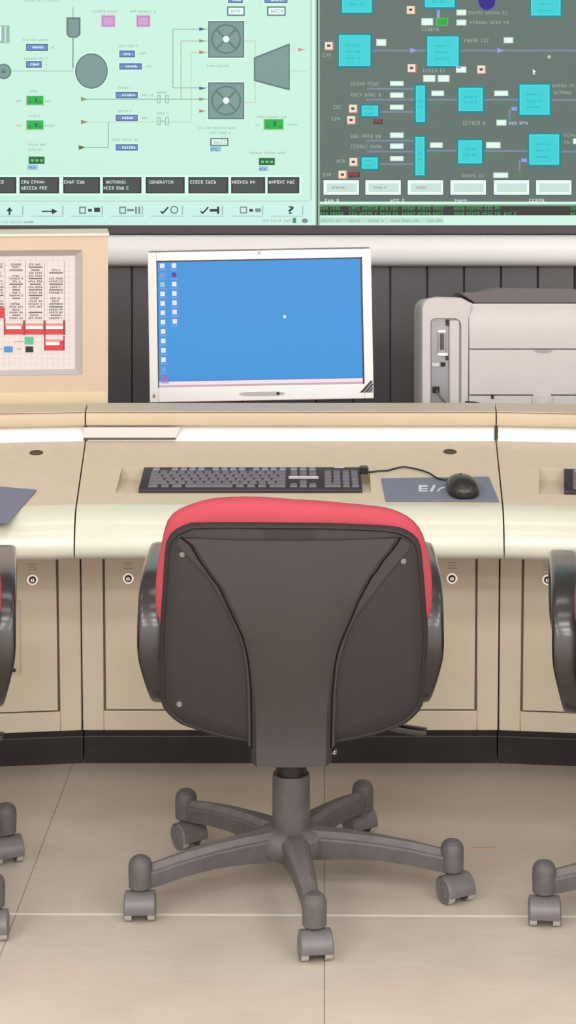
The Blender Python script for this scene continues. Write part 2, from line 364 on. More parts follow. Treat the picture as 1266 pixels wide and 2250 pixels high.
for x, y in ((902, 111), (1093, 111)): c.poly([(x, y - 6), (x + 16, y), (x, y + 6)], arr, 2)
for x, y in ((1124, 239), (1146, 352)): c.rect(x, y - 4, x + 12, y + 4, arr, 2)
for k, (x0, y0, x1, y1) in enumerate(((749, -24, 821, 32), (742, 74, 818, 149), (936, 77, 1012, 149), (1164, -24, 1236, 38), (931, -24, 1003, 20), (911, 185, 938, 272), (792, 229, 835, 259), (1005, 190, 1065, 248), (1139, 183, 1212, 256), (910, 298, 937, 389), (792, 343, 834, 375), (1004, 305, 1063, 363), (1160, 292, 1233, 366))):
    c.rect(x0 - 1, y0 - 1, x1 + 1, y1 + 1, cyanD, 3); c.rect(x0 + 3, y0 + 3, x1 - 4, y1 - 4, EM((60, 216, 222)), 4); c.rect(x0 + 6, y0 + 6, x1 - 7, y1 - 7, cyan, 5)
    w = x1 - x0; tm = EM((30, 172, 182)); ym = (y0 + y1) / 2
    for dy in (-12, 2, 16) if y1 - y0 > 60 and w > 40 else (-6, 6): c.greek(x0 + w * (.25 if w > 30 else .35), x1 - w * (.3 if w > 30 else .35), ym + dy, 4, tm, 6, 5)
for x, y in ((903, 22), (723, 101), (905, 150), (1058, 153), (776, 239), (772, 264), (777, 356), (753, 384)):
    c.rect(x - 9, y - 9, x + 11, y + 10, rust, 3); c.rect(x - 9, y - 9, x + 8, y + 8, pch, 4); c.rect(x - 4, y - 3, x + 3, y + 2, brk, 5)
for q in ((827, 86, 849, 101), (926, 40, 952, 56), (1003, 21, 1025, 34), (1003, 43, 1025, 56), (1107, 82, 1128, 95), (930, 165, 957, 180), (962, 165, 988, 180), (1002, 146, 1025, 160), (857, 178, 887, 189), (857, 203, 887, 215), (857, 230, 887, 241), (948, 199, 976, 211), (1086, 199, 1117, 211), (1091, 263, 1113, 276), (857, 291, 887, 303), (857, 315, 887, 327), (857, 343, 887, 354), (945, 313, 973, 325), (1068, 312, 1100, 326), (1084, 379, 1117, 391), (1259, 304, 1284, 317)):
    c.rect(*q, boxw, 3); c.frame(*q, 2, EM((196, 222, 212)), 4)
c.rect(958, 39, 985, 57, EM((70, 190, 110)), 3); c.rect(961, 41, 983, 55, EM((30, 166, 48)), 4); c.rect(960, 22, 967, 39, arr, 2)
c.ell(1070, 2, 22, 23, EM((88, 96, 150)), 3); c.ell(1070, 2, 18, 20, EM((26, 8, 128)), 4)
for x0, x1, y, h in ((771, 838, 184, 8), (771, 838, 208, 8), (733, 753, 235, 8), (730, 753, 261, 8), (771, 838, 299, 8), (771, 838, 322, 8), (740, 758, 354, 8), (710, 732, 384, 8), (710, 732, 121, 8), (927, 969, 64, 8), (1030, 1114, 28, 7), (1033, 1121, 49, 7), (1020, 1079, 89, 8), (930, 980, 155, 8), (1018, 1070, 270, 8), (1015, 1065, 386, 7), (1214, 1263, 188, 7), (1217, 1260, 203, 7), (1240, 1290, 297, 7), (1240, 1256, 312, 7)):
    c.greek(x0, x1, y, h, gt, 6, 6.5)
for x0, x1, y in ((943, 973, 224), (1084, 1110, 224), (942, 973, 339), (1068, 1100, 341), (1128, 1157, 386), (1136, 1146, 92), (862, 870, 95), (1033, 1040, 156)): c.greek(x0, x1, y, 7, gtx, 3, 6)
c.greek(1118, 1160, 270, 7, EM((170, 180, 224)), 3, 6.5)
for q in ((820, 262, 841, 273), (766, 378, 791, 390)): c.rect(*q, brk, 3); c.rect(q[0] + 2, q[1] + 1, q[2] - 4, q[3] - 4, rd, 4)
c.ell(1207, 125, 4, 4, EM((170, 200, 186)), 3); c.poly([(1171, 151), (1178, 158), (1174, 159), (1176, 165), (1172, 163), (1171, 160)], boxw, 3)
for k, x0 in enumerate((711, 803, 896, 990, 1085, 1178, 1272)):
    c.rect(x0 - 2, 394, x0 + 80, 430, EM((76, 92, 86)), 3); c.rect(x0, 396, x0 + 78, 428, EM((232, 248, 244)), 4); c.rect(x0 + 7, 403, x0 + 73, 422, EM((198, 224, 216)), 5)
    if k < 3: c.greek(x0 + 18, x0 + (48 if k else 50), 412, 5, EM((128, 150, 144)), 6, 5)
for x0, x1 in ((714, 750), (858, 892), (1000, 1036), (1163, 1200)): c.greek(x0, x1, 440, 6, EM((214, 220, 216)), 6, 7)
c.rect(703, 443, 1483, 449, EM((206, 244, 228)), 5); c.rect(703, 449, 1483, 453, EM((110, 150, 126)), 5); c.rect(703, 453, 1483, 473, EM((52, 50, 48)), 5)
for x0, x1 in ((704, 757), (768, 832), (836, 875), (884, 946), (952, 976), (998, 1022), (1026, 1098), (1254, 1330)):
    c.greek(x0, x1, 457, 8, EM((44, 150, 70)), 6, 6); c.greek(x0, x1, 469, 7, EM((58, 150, 90)), 6, 6)
c.greek(1108, 1134, 469, 7, EM((58, 150, 90)), 6, 6)
c.rect(703, 473, 1483, 495, EM((208, 244, 230)), 5); c.rect(703, 478, 975, 490, EM((190, 222, 208)), 6)
for x0, x1 in ((706, 752), (768, 796), (810, 846), (860, 878), (884, 924), (940, 972)): c.greek(x0, x1, 485, 5, EM((138, 170, 156)), 7, 5)
c.build('screen', t, xf)

# ================================================================== consoles
XC, TH = -.031, 3.5                   # middle of the centre console, half wedge angle
CY = 4.0 - .428 / math.tan(R(TH))
YB = 4.35
hw = lambda y: .428 + (y + YB - 4.0) * math.tan(R(TH)) - .0015
SL = .168; YF = 4.055; ZF = CH - (1107 - PY) * YF / F
top = lambda Y: ZF + SL * (Y - YF)    # sloped worktop height
def con_place(a):
    q = R(a); d = YB - CY
    return (XC - math.sin(q) * d, CY + math.cos(q) * d, 0), q
loc0, _ = con_place(0)
CON = thing('control_console', 'cream control console in the middle, behind the whole red backed chair', 'console', loc0, 0, 'curved row of control consoles')
def LP(pts): return [(y - YB, z) for y, z in pts]
xl = lambda y: -hw(y); xr = lambda y: hw(y)
YT = 4.442
# worktop with the keyboard cut-out
HX0, HX1, HY0, HY1 = -.391 - XC, .138 - XC, 4.113, 4.27
b = MB(); ys = [YF, HY0, HY1, YT]
g = [[(x, Y - YB, top(Y)) for x in (-hw(Y - YB), HX0, HX1, hw(Y - YB))] for Y in ys]
vs = [p for r in g for p in r]; fs = []
for i in range(3):
    for j in range(3):
        if (i, j) != (1, 1): fs.append((i * 4 + j, i * 4 + j + 1, (i + 1) * 4 + j + 1, (i + 1) * 4 + j))
b.add(vs, fs); wt = b.build('worktop', tan, CON, smooth=False, solid=.003)
wt.modifiers[0].offset = -1
zf = top(HY0) - .0015
b = MB(); y0, y1 = HY0 - YB, HY1 - YB
b.add([(HX0, y0, zf), (HX1, y0, zf), (HX1, y1, zf), (HX0, y1, zf), (HX0, y0, top(HY0)), (HX1, y0, top(HY0)), (HX1, y1, top(HY1)), (HX0, y1, top(HY1))],
      [(0, 1, 2, 3), (3, 2, 6, 7), (0, 3, 7, 4), (1, 5, 6, 2), (0, 4, 5, 1)])
b.build('keyboard_tray', M('tray_laminate', (204, 190, 166), .5, noise=.03, scale=30), CON, smooth=False, solid=.002)
# rounded front edge
lip = [(YF - .0005, ZF - .0006), (4.043, .6215), (4.022, .6155), (4.004, .6065), (3.988, .592), (3.977, .575), (3.969, .556), (3.968, .543), (3.972, .5335), (3.982, .5275), (4.0, .525), (4.05, .525), (YF - .0005, .545)]
MB().prism(LP(lip), xl, xr).build('front_edge', M('cream_edge', (213, 214, 196), .28, coat=.5), CON, angle=50)
# ledge with its riser
MB().prism(LP([(4.432, .7185), (4.424, .722), (4.421, .730), (4.421, .744), (4.426, .7495), (4.436, .751), (4.545, .751), (4.545, .609), (4.485, .609), (4.485, .7185)]), xl, xr).build('ledge_front', [peach, tan], CON)
MB().prism(LP([(4.4215, .7511), (4.546, .7511), (4.546, .7527), (4.4235, .7527)]), xl, xr).build('ledge_top', tan, CON)
MB().prism(LP([(4.430, .683), (4.4465, .7185), (4.474, .7185), (4.474, .683)]), lambda y: -hw(y) + .003, lambda y: hw(y) - .003).build('riser_panel', whitem, CON)
# carcass, rear shelf
zt = .5245; yfr = lambda z: 4.2 + (.52 - z) * .2093
MB().prism(LP([(4.235, zt), (yfr(.10) + .035, .10), (5.22, .10), (5.22, .608), (4.46, .608), (4.44, .60), (4.32, zt)]), xl, xr).build('carcass', cabm, CON)
MB().prism(LP([(4.547, .609), (5.25, .609), (5.25, .621), (4.547, .621)]), xl, xr).build('rear_shelf', tan, CON)
# front frame and doors
ZB, ZD0 = .0896, .134
def slab(z0, z1, xa, xb, t=.02, off=0):
    return MB().prism(LP([(yfr(z0) + off, z0), (yfr(z1) + off, z1), (yfr(z1) + t + off, z1), (yfr(z0) + t + off, z0)]), xa, xb)
DX = .045
m_ = slab(ZB, zt, xl, lambda y: -hw(y) + DX); m_.prism(LP([(yfr(ZB), ZB), (yfr(zt), zt), (yfr(zt) + .02, zt), (yfr(ZB) + .02, ZB)]), lambda y: hw(y) - DX, xr)
m_.prism(LP([(yfr(ZB), ZB), (yfr(ZD0), ZD0), (yfr(ZD0) + .02, ZD0), (yfr(ZB) + .02, ZB)]), lambda y: -hw(y) + DX, lambda y: hw(y) - DX)
m_.build('door_frame', cabm, CON, bevel=.0015, seg=1)
doors = {}
for s in (-1, 1):
    G = .0045
    if s < 0: d = slab(ZD0 + G * .7, zt, lambda y: -hw(y) + DX + G, lambda y: -.002, .018)
    else: d = slab(ZD0 + G * .7, zt, lambda y: .002, lambda y: hw(y) - DX - G, .018)
    d = d.build('cabinet_door', cabm, CON, bevel=.0015, seg=1); doors[s] = d
    zl = CH - (1275 - PY) * 4.2 / F + .0; yl = yfr(zl) - YB; xk = s * (hw(yl) - .099)
    k = MB(); k.cyl((xk, yl + .004, zl), (xk, yl - .003, zl), .0125, n=28); k.build('lock', chrome, d, bevel=.001)
    k = MB(); k.cyl((xk, yl, zl), (xk, yl - .0045, zl), .008, .0075, n=24, mi=0); k.cyl((xk, yl, zl), (xk, yl - .0075, zl), .0045, .004, n=20, mi=1); k.box(xk - .0007, xk + .0007, yl - .0078, yl - .007, zl - .003, zl + .003, 0)
    k.build('lock_barrel', [darkm, chrome], d)
    k = MB()
    for r_ in range(3):
        zz = zl + .021 + r_ * .006; yy = yfr(zz) - YB
        for q in range(4 if r_ != 1 else 3):
            x_ = xk - .009 + q * .0048 + (r_ == 1) * .002
            k.box(x_, x_ + .0035, yy - .0004, yy + .001, zz, zz + .0035)
    k.build('lettering', M('lock_lettering', (150, 144, 156), .5), d)
# plinth
MB().prism(LP([(4.349, 0), (4.349, .088), (4.40, .088), (4.40, 0)]), xl, xr).build('toe_kick', toem, CON)
MB().prism(LP([(4.346, .058), (4.346, .0605), (4.352, .0605), (4.352, .058)]), xl, xr).build('kick_strip', greyline, CON)
# grommet
gp = hit(989, 993, Vector((0, YF, ZF)), Vector((0, -SL, 1)).normalized()) - Vector(loc0)
b = MB(); n = 28
def oval(r1, r2, dz): return [(gp.x + r1 * math.cos(2 * math.pi * k / n), gp.y + r2 * math.sin(2 * math.pi * k / n), top(gp.y + r2 * math.sin(2 * math.pi * k / n) + YB) + dz) for k in range(n)]
b.loft([oval(.0148, .0148, -.001), oval(.0148, .0148, .0012), oval(.013, .013, .0018), oval(.0112, .0112, .001)], mi=0)
b.build('cable_grommet', M('brown_grommet', (62, 48, 40), .5), CON)

GR = 'curved row of control consoles'
lL, qL = con_place(2 * TH); lR, qR = con_place(-2 * TH)
CONL = dup(CON, lL, qL, 'cream control console with the schematic panel standing behind its ledge')
CONR = dup(CON, lR, qR, 'cream control console below the printer, mostly past the right picture edge')
# socket plate on the left console's door
dl = [o for o in CONL.children if o.name.startswith('cabinet_door')][1]
z1, z0 = .388, .222; yv = lambda z: yfr(z) - YB
xa_, xb_ = hw(yv(.3)) - .31, hw(yv(.3)) - .126
MB().prism([(yv(z0), z0), (yv(z1), z1), (yv(z1) - .0025, z1), (yv(z0) - .0025, z0)], xa_, xb_).build('cover_plate', M('plate_enamel', (218, 206, 184), .4), dl, bevel=.001, seg=1)
k = MB()
for xx in (xb_ - .014, xa_ + .014):
    for zz in (z0 + .011, z1 - .013): MB().cyl((xx, yv(zz), zz), (xx, yv(zz) - .0042, zz), .0042, n=14).build('plate_screw', darkm, dl)
k = MB()
for i in range(7):
    zz = .245 + i * .018; k.box(xa_ + .03, xb_ - .026, yv(zz) - .0045, yv(zz), zz, zz + .005)
k.build('vent_slots', M('slot_enamel', (178, 160, 128), .5), dl)

# ================================================================== things on the consoles
plane0 = Vector((0, YF, ZF)); pn = Vector((0, -SL, 1)).normalized()
def keyboard(label, loc, rz):
    t = thing('keyboard', label, 'keyboard', loc, rz, 'black desk keyboards')
    D, Wd = .142, .460
    th = lambda y: .0105 + (y + D / 2) / D * .0195         # wedge
    b = MB(); b.prism([(-D / 2, .0005), (-D / 2, th(-D / 2) - .003), (-D / 2 + .004, th(-D / 2 + .004)), (D / 2 - .004, th(D / 2 - .004)), (D / 2, th(D / 2) - .004), (D / 2, .0005)], -Wd / 2, Wd / 2)
    b.build('body', keyb, t, bevel=.0015, seg=2)
    u = Wd / 482
    def keys(name, spec, m=keym):
        k = MB()
        for x0, x1, y0, y1 in spec:
            a, c_ = -Wd / 2 + x0 * u + .001, -Wd / 2 + x1 * u - .001
            ya, yb = D / 2 - y1, D / 2 - y0
            ya += .0014; yb -= .0012
            v = [(a, ya, th(ya)), (c_, ya, th(ya)), (c_, yb, th(yb)), (a, yb, th(yb)),
                 (a + .0018, ya + .0018, th(ya) + .0035), (c_ - .0018, ya + .0018, th(ya) + .0035), (c_ - .0018, yb - .0014, th(yb) + .0035), (a + .0018, yb - .0014, th(yb) + .0035)]
            k.add(v, [(0, 3, 2, 1), (4, 5, 6, 7), (0, 1, 5, 4), (1, 2, 6, 5), (2, 3, 7, 6), (3, 0, 4, 7)])
        return k.build(name, m, t, smooth=False)
    ry = [.0335 + i * .0205 for i in range(6)]
    pk = M('pale_key', (128, 126, 138), .45)
    keys('escape_key', [(20, 38,   .014, .028)], pk)
    for q in range(3): keys('function_keys', [(62 + i * 19.5 + q * 12, 79 + i * 19.5 + q * 12,   .014, .028) for i in range(q * 4, q * 4 + 4)], pk)
    keys('system_keys', [(325 + i * 20.5, 343 + i * 20.5,   .014, .028) for i in range(3)], pk)
    main = []
    for r_, first in ((0, 0), (1, 28), (2, 34), (3, 43)):
        x = 18
        if first: main.append((x, x + first, ry[r_], ry[r_ + 1])); x += first
        while x + 20 <= 300: main.append((x, x + 19.5, ry[r_], ry[r_ + 1])); x += 19.5
        main.append((x, 318, ry[r_], ry[r_ + 1]))
    for a, c_ in ((18, 42), (46, 66), (70, 94), (98, 204), (208, 228), (232, 252), (256, 276), (280, 318)): main.append((a, c_, ry[4], ry[5] - .001))
    keys('letter_keys', main)
    keys('editing_keys', [(325 + i * 20.5, 344 + i * 20.5, ry[r_], ry[r_ + 1]) for r_ in (0, 1) for i in range(3)])
    keys('arrow_keys', [(345.5, 364.5, ry[3], ry[4])] + [(325 + i * 20.5, 344 + i * 20.5, ry[4], ry[5] - .001) for i in range(3)])
    keys('number_pad', [(400 + i * 19.5, 418.5 + i * 19.5, ry[r_], ry[r_ + 1]) for r_ in range(4) for i in range(3)] + [(400, 438, ry[4], ry[5] - .001), (439, 457.5, ry[4], ry[5] - .001)] + [(458.5, 477, ry[0], ry[1]), (458.5, 477, ry[1], ry[3]), (458.5, 477, ry[3], ry[5] - .001)])
    for nm, a, c_, y0, y1 in (('pale_strip', 323, 388, .0755, .0805), ('status_lights', 424, 446, .008, .0125)):
        ya, yb = D / 2 - y1, D / 2 - y0
        MB().loft([[(-Wd / 2 + x * u, y, th(y) + .0004 + dz) for x, y in ((a, ya), (c_, ya), (c_, yb), (a, yb))] for dz in (0, .004)]).build(nm, M('pale_strip', (196, 194, 198), .5), t, smooth=False)
    return t
kc = at((304 + 796) / 2, 1086, 4.115)
KB = keyboard('whole black keyboard in the tray of the middle console, beside the mouse', ((-.342 + .118) / 2, 4.188, zf), 0)
# the same keyboard on the right console, mostly outside the frame
def con_world(lc, q, p): return Matrix.Translation(lc) @ Matrix.Rotation(q, 4, 'Z') @ Vector(p)
kl = Vector((KB.location.x - XC, KB.location.y - YB, zf)); kw = con_world(lR, qR, kl + Vector((.004, 0, 0)))
KB2 = dup(KB, kw, qR, 'black keyboard at the right picture edge, only its first column of keys showing')

# mouse pads
def pad(label, corners, p0, n, base):
    t = thing('mouse_pad', label, 'mouse pad', base, 0, 'blue mouse pads')
    xf = world(t).inverted()
    b = MB(); b.loft([[v + n * .0006 for v in corners], [v + n * .0034 for v in corners]])
    b.build('mat', padm, t, xf=xf, bevel=.0008, seg=1)
    return t, xf
cs = [hit(x, y, plane0, pn) for x, y in ((838, 1054), (1074, 1050), (1097, 1104), (848, 1103))]
p1, xf1 = pad('blue mouse pad under the black mouse', cs, plane0, pn, hit(967, 1078, plane0, pn))
lg = Canvas(plane0 + pn * .0035, pn, .0002); wl = INK((205, 208, 220))
lg.rect(920, 1066, 940, 1080, wl, 1); lg.rect(926, 1070.5, 941, 1072.5, padm, 2); lg.rect(926, 1075, 941, 1077, padm, 2)
lg.poly([(944, 1080), (951, 1080), (958, 1066), (952, 1066)], wl, 1); lg.poly([(956, 1080), (960, 1080), (966, 1072), (978, 1069), (978, 1072), (968, 1075), (964, 1080)], wl, 1)
lg.build('logo', p1, xf1)
nL = Matrix.Rotation(qL, 3, 'Z') @ pn; p0L = con_world(lL, qL, Vector((0, YF - YB, ZF)))
c0 = hit(81, 1079, p0L, nL); e1 = (hit(0, 1072, p0L, nL) - c0).normalized(); e2 = (hit(0, 1131, p0L, nL) - c0); e2 = (e2 - e1 * e2.dot(e1)).normalized()
csL = [c0, c0 + e1 * .235, c0 + e1 * .235 + e2 * .19, c0 + e2 * .19]
pad('blue mouse pad overhanging the front of the left console', csL, p0L, nL, c0 + e1 * .1 + e2 * .06)

# mouse
mc = hit(1016, 1082, plane0, pn); ma = R(4)
MS = thing('mouse', 'black corded mouse on the blue mouse pad', 'mouse', mc + pn * .0036, 0)
rot = Matrix.Rotation(math.atan(SL), 4, 'X') @ Matrix.Rotation(ma, 4, 'Z')
b = MB(); rings = []
for z, k in ((0, .93), (.003, 1.0), (.010, 1.0), (.017, .95), (.023, .84), (.0275, .66), (.030, .42), (.0311, .18), (.0313, .02)):
    ring = []
    for i in range(36):
        q = 2 * math.pi * i / 36; sx_, sy_ = sgnp(math.cos(q), .8), sgnp(math.sin(q), .85)
        yy = .052 * sy_ * k - .004 * (1 - k)
        ring.append(rot @ Vector((.0325 * sx_ * k * (1 - .06 * sy_), yy, z * (1 - .10 * (sy_ + .2) * k))))
    rings.append(ring)
b.loft(rings); b.build('body', M('mouse_plastic', (40, 33, 32), .28), MS, angle=60)
b = MB(); b.loft([[rot @ Vector((x * 1.0, y, z)) for x, y, z in ((-.003, .018, .022), (.003, .018, .022), (.003, .032, .016), (-.003, .032, .016))], [rot @ Vector((x, y, z)) for x, y, z in ((-.0025, .02, .0295), (.0025, .02, .0295), (.0025, .031, .027), (-.0025, .031, .027))]])
b.build('scroll_wheel', groovem, MS, bevel=.001)
xfm = world(MS).inverted()
cp = [hit(x, y, plane0, pn) + pn * h for x, y, h in ((992, 1060, .010), (978, 1061, .007), (960, 1056, .006), (944, 1046, .006), (928, 1038, .004), (908, 1033, .004), (886, 1030, .004), (866, 1033, .003), (850, 1037, .003), (832, 1038, .003), (812, 1040, .003), (800, 1041, .004))]
def smooth_path(p, k=6):
    out = []
    for i in range(len(p) - 1):
        a, b_, c_, d = p[max(i - 1, 0)], p[i], p[i + 1], p[min(i + 2, len(p) - 1)]
        for j in range(k):
            t_ = j / k
            out.append(.5 * ((2 * b_) + (c_ - a) * t_ + (2 * a - 5 * b_ + 4 * c_ - d) * t_ ** 2 + (3 * b_ - a - 3 * c_ + d) * t_ ** 3))
    return out + [p[-1]]
MB().tube(smooth_path(cp), .0019, 8).build('cable', blackm, MS, xf=xfm)
b = MB(); pp = cp[-1]; b.box(pp.x - .009, pp.x + .008, pp.y - .016, pp.y + .012, pp.z - .0025, pp.z + .012); b.build('plug', blackm, MS, xf=xfm, bevel=.0015)

# pink paper in the slot under the ledge
Ys = 4.4275
pts = [(184, 939), (396, 939), (385, 965.5), (184, 963)]
tp = thing('paper_sheet', 'pale pink sheet standing against the white strip under the ledge', 'paper', at(290, 964, Ys), 0)
v = [at(x, y, Ys) for x, y in pts]
MB().loft([v, [p + Vector((0, .0012, 0)) for p in v]]).build('sheet', pinkp, tp, smooth=False, xf=world(tp).inverted())
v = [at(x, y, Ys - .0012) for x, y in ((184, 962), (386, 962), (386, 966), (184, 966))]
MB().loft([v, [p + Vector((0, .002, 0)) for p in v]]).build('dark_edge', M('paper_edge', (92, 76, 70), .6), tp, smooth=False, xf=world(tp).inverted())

# ------------------------------------------------------------------ schematic (mimic) panel
Rm = Matrix.Rotation(qL, 3, 'Z'); nm = Rm @ Vector((0, -1, 0)); um = Rm @ Vector((1, 0, 0)); vm = Rm @ Vector((0, 1, 0))
pr = at(237.5, 700, 4.585)                                   # right front edge
SH = .622
MP = thing('schematic_panel', 'peach framed schematic board with red outlines, standing on the left console', 'panel', (pr.x - um.x * .4, pr.y - um.y * .4, SH), qL)
ml = world(MP).inverted()
def mloc(x, y): return ml @ hit(x, y, pr, nm)
zt_ = CH - (518 - PY) * 4.585 / F - SH
A = mloc(181, 549); Bq = mloc(181, 823)
xR = mloc(237.5, 700).x; xL_ = xR - .8; zi1, zi0 = A.z, Bq.z; xi1 = A.x; xi0 = xL_ + (xR - xi1)
yf = mloc(237.5, 700).y
b = MB()
b.box(xi1, xR, yf, yf + .16, 0, zt_); b.box(xL_, xi0, yf, yf + .16, 0, zt_); b.box(xi0, xi1, yf, yf + .16, zi1, zt_); b.box(xi0, xi1, yf, yf + .16, 0, zi0); b.box(xi0, xi1, yf + .03, yf + .16, zi0, zi1)
b.build('frame', boardm, MP, smooth=False)
MB().box(xL_ - .003, xR + .003, yf - .004, yf + .165, zt_, zt_ + .006).build('top_cap', M('cap_enamel', (236, 224, 206), .4), MP, bevel=.001)
z_s = mloc(200, 860).z
MB().box(xL_, xR - .001, yf - .003, yf + .001, 0, z_s).build('bottom_rail', M('rail_enamel', (224, 206, 172), .4), MP, bevel=.001, seg=1)
# inner bevelled grey surround + sheet
S0 = mloc(166, 562); S1 = mloc(166, 813)
b = MB(); o_ = [(xi0, yf + .002, zi0), (xi1, yf + .002, zi0), (xi1, yf + .002, zi1), (xi0, yf + .002, zi1)]
dxs = xi1 - S0.x; i_ = [(xi0 + dxs, yf + .014, S1.z), (S0.x, yf + .014, S1.z), (S0.x, yf + .014, S0.z), (xi0 + dxs, yf + .014, S0.z)]
b.loft([o_, i_], cap=False); b.build('surround', M('grey_surround', (184, 176, 176), .45), MP, smooth=False, solid=.001)
MB().box(xi0 + dxs - .002, S0.x + .002, yf + .0145, yf + .02, S1.z - .002, S0.z + .002).build('drawing_board', M('drawing_sheet', (222, 214, 212), .55, noise=.02, scale=90), MP, smooth=False)
pdr = world(MP) @ Vector((0, yf + .0145, .3))
c = Canvas(pdr, nm, .0002)
gl = INK((204, 194, 196)); gk = INK((112, 104, 108)); rdk = INK((206, 60, 66)); rdd = INK((150, 62, 64)); rpk = INK((214, 130, 132)); iw = INK((240, 236, 234))
for x in range(-28, 164, 12): c.line(x, 566, x, 808, .8, gl, 1)
for y in range(572, 808, 12): c.line(-30, y, 164, y, .8, gl, 1)
for x in (11, 56, 98, 142): c.line(x, 575, x, 712, 1.3, INK((170, 158, 160)), 1)
for x0, x1 in ((-24, 8), (21, 50), (63, 93), (108, 138)):
    y = 581
    while y < 704:
        k = rnd.random()
        if k < .9:
            ins = rnd.choice((0, 0, 3, 6)); c.rect(x0 + ins, y - 1.4, x1 - ins, y + 1.4, gk, 2) if k < .35 else c.greek(x0 + ins, x1 - ins, y, 4.5, gk, 2, 4)
        y += 6.2
c.rect(-30, 676, 10, 699, rdk, 3); c.rect(8.5, 699, 12, 736, rdd, 3)
for x0, x1, y0, y1 in ((11, 52, 711, 735), (54, 97, 711, 735), (98, 142, 711, 735), (98, 142, 746, 770)):
    c.rect(x0, y0, x1, y1, rpk, 3); c.rect(x0 + 2, y0 + 4, x1 - 2, y0 + 7, INK((226, 196, 194)), 4); c.rect(x0 + 3, y0 + 7, x1 - 3, y0 + 12, iw, 4); c.rect(x0, y0 + 12.5, x1, y1, rdk, 4)
for x in (53, 98, 141): c.rect(x - 2.5, 704, x + 2.5, 736, rdd, 5)
c.rect(47, 716, 53, 732, rdk, 6); c.rect(97, 736, 100, 770, rdd, 5); c.rect(139, 738, 142, 770, rdd, 5); c.rect(131, 749, 140, 760, rdk, 5)
c.rect(54, 740, 74, 757, INK((92, 182, 140)), 3); c.rect(56, 761, 73, 774, INK((38, 32, 34)), 3); c.rect(9, 761, 28, 774, INK((74, 142, 196)), 3)
for q in ((32, 750, 52, 750), (36, 767, 48, 767), (-4, 767, 6, 767)): c.line(*q, 2, INK((168, 158, 158)), 2)
c.build('schematic_drawing', MP, ml)

# ------------------------------------------------------------------ monitor
YM = 4.80
mcx, mcy = 572.5, 716.5
cm = at(mcx, mcy, YM)
MN = thing('monitor', 'white framed monitor with a blue desktop standing on the middle console', 'monitor', (cm.x, YM + .03, SH), 0)
roll = Matrix.Rotation(R(-1.05), 4, 'Y'); tilt = Matrix.Rotation(R(-3.0), 4, 'X')
LM = Matrix.Translation((0, 0, cm.z - SH)) @ roll @ tilt          # panel frame -> thing local
s_ = YM / F; hwM, hhM = 246 * s_, 164 * s_
FR = LM @ Matrix.Translation((0, -.03, 0))
def mpt(x, y):   # pixel offsets from the panel centre
    return ((x) * s_, 0, -(y) * s_)
sx0, sx1, sy0, sy1 = -227 * s_, 225 * s_, 133 * s_, -147 * s_ + .0
sx0, sx1 = -227 * s_, 226 * s_; szt, szb = 145 * s_, -132 * s_
b = MB(); b.box(-hwM, sx0, 0, .03, -hhM, hhM); b.box(sx1, hwM, 0, .03, -hhM, hhM); b.box(sx0, sx1, 0, .03, szt, hhM); b.box(sx0, sx1, 0, .03, -hhM, szb)
b.build('bezel', monm, MN, xf=FR, bevel=.002)
b = MB(); b.box(-hwM + .001, hwM - .001, .012, .05, -hhM + .001, hhM + .003); b.box(-hwM * .7, hwM * .7, .05, .085, -hhM * .7, hhM * .7)
b.build('rear_housing', mong, MN, xf=FR, bevel=.004)
b = MB()
for q in ((sx0, sx0 + .0025, szb, szt), (sx1 - .004, sx1, szb, szt), (sx0, sx1, szt - .003, szt)): b.box(q[0], q[1], .004, .012, q[2], q[3])
b.build('screen_surround', M('dark_surround', (66, 62, 70), .5), MN, xf=FR, smooth=False)
b = MB(); mats = [EM((62, 148, 218)), EM((240, 226, 236)), EM((206, 168, 178)), EM((226, 230, 246)), EM((120, 156, 214)), EM((92, 64, 150)), EM((186, 96, 160)), EM((150, 200, 214)), EM((98, 128, 200))]
def scr(x0, x1, z0, z1, mi, L): b.add([(x, .0055 - .0003 * L, z) for x, z in ((x0, z0), (x1, z0), (x1, z1), (x0, z1))], [(0, 1, 2, 3)], mi)
scr(sx0, sx1, szb, szt, 0, 0)
th_ = 14 * s_
scr(sx0, sx1, szb, szb + .005, 2, 1); scr(sx0, sx1, szb + .005, szb + .0135, 1, 1); scr(sx0, sx1, szb + .0135, szb + .0165, 8, 1)
def icon(px, py, mi):
    x, z = (px - mcx) * s_, -(py - mcy) * s_
    scr(x - 5 * s_, x + 5 * s_, z - 5 * s_, z + 5 * s_, mi, 2); scr(x - 9 * s_, x + 9 * s_, z - 10.5 * s_, z - 7.5 * s_, 4, 2)
for i in range(12): icon(358, 582 + i * 20.6, [3, 4, 7, 3, 3, 3, 3, 3, 3, 3, 3, 4][i])
icon(360, 582 + 12 * 20.6, 6)
for i in range(7): icon(384, 582 + i * 20.4, [3, 5, 3, 3, 3, 3, 3][i])
x, z = (626 - mcx) * s_, -(698 - mcy) * s_; scr(x - 3 * s_, x + 3 * s_, z - 4 * s_, z + 3 * s_, 3, 2)
b.build('screen', mats, MN, xf=FR, smooth=False)
z = -149 * s_
b = MB(); n = 24
b.loft([[(50 * s_ * sgnp(math.cos(2 * math.pi * k / n), .5) - 2 * s_ + 3 * s_, y, z + 4.5 * s_ * sgnp(math.sin(2 * math.pi * k / n), .8)) for k in range(n)] for y in (.004, -.0012)])
b.build('button_bar', M('button_grey', (190, 188, 186), .4), MN, xf=FR)
b = MB(); b.cyl((36 * s_, .002, z), (36 * s_, -.003, z), 3.6 * s_, n=16); b.build('power_button', darkm, MN, xf=FR)
b = MB(); b.box(-4 * s_, 4 * s_, -.001, .01, 156 * s_, 162 * s_); b.build('webcam', M('webcam_grey', (196, 188, 188), .4), MN, xf=FR, bevel=.001)
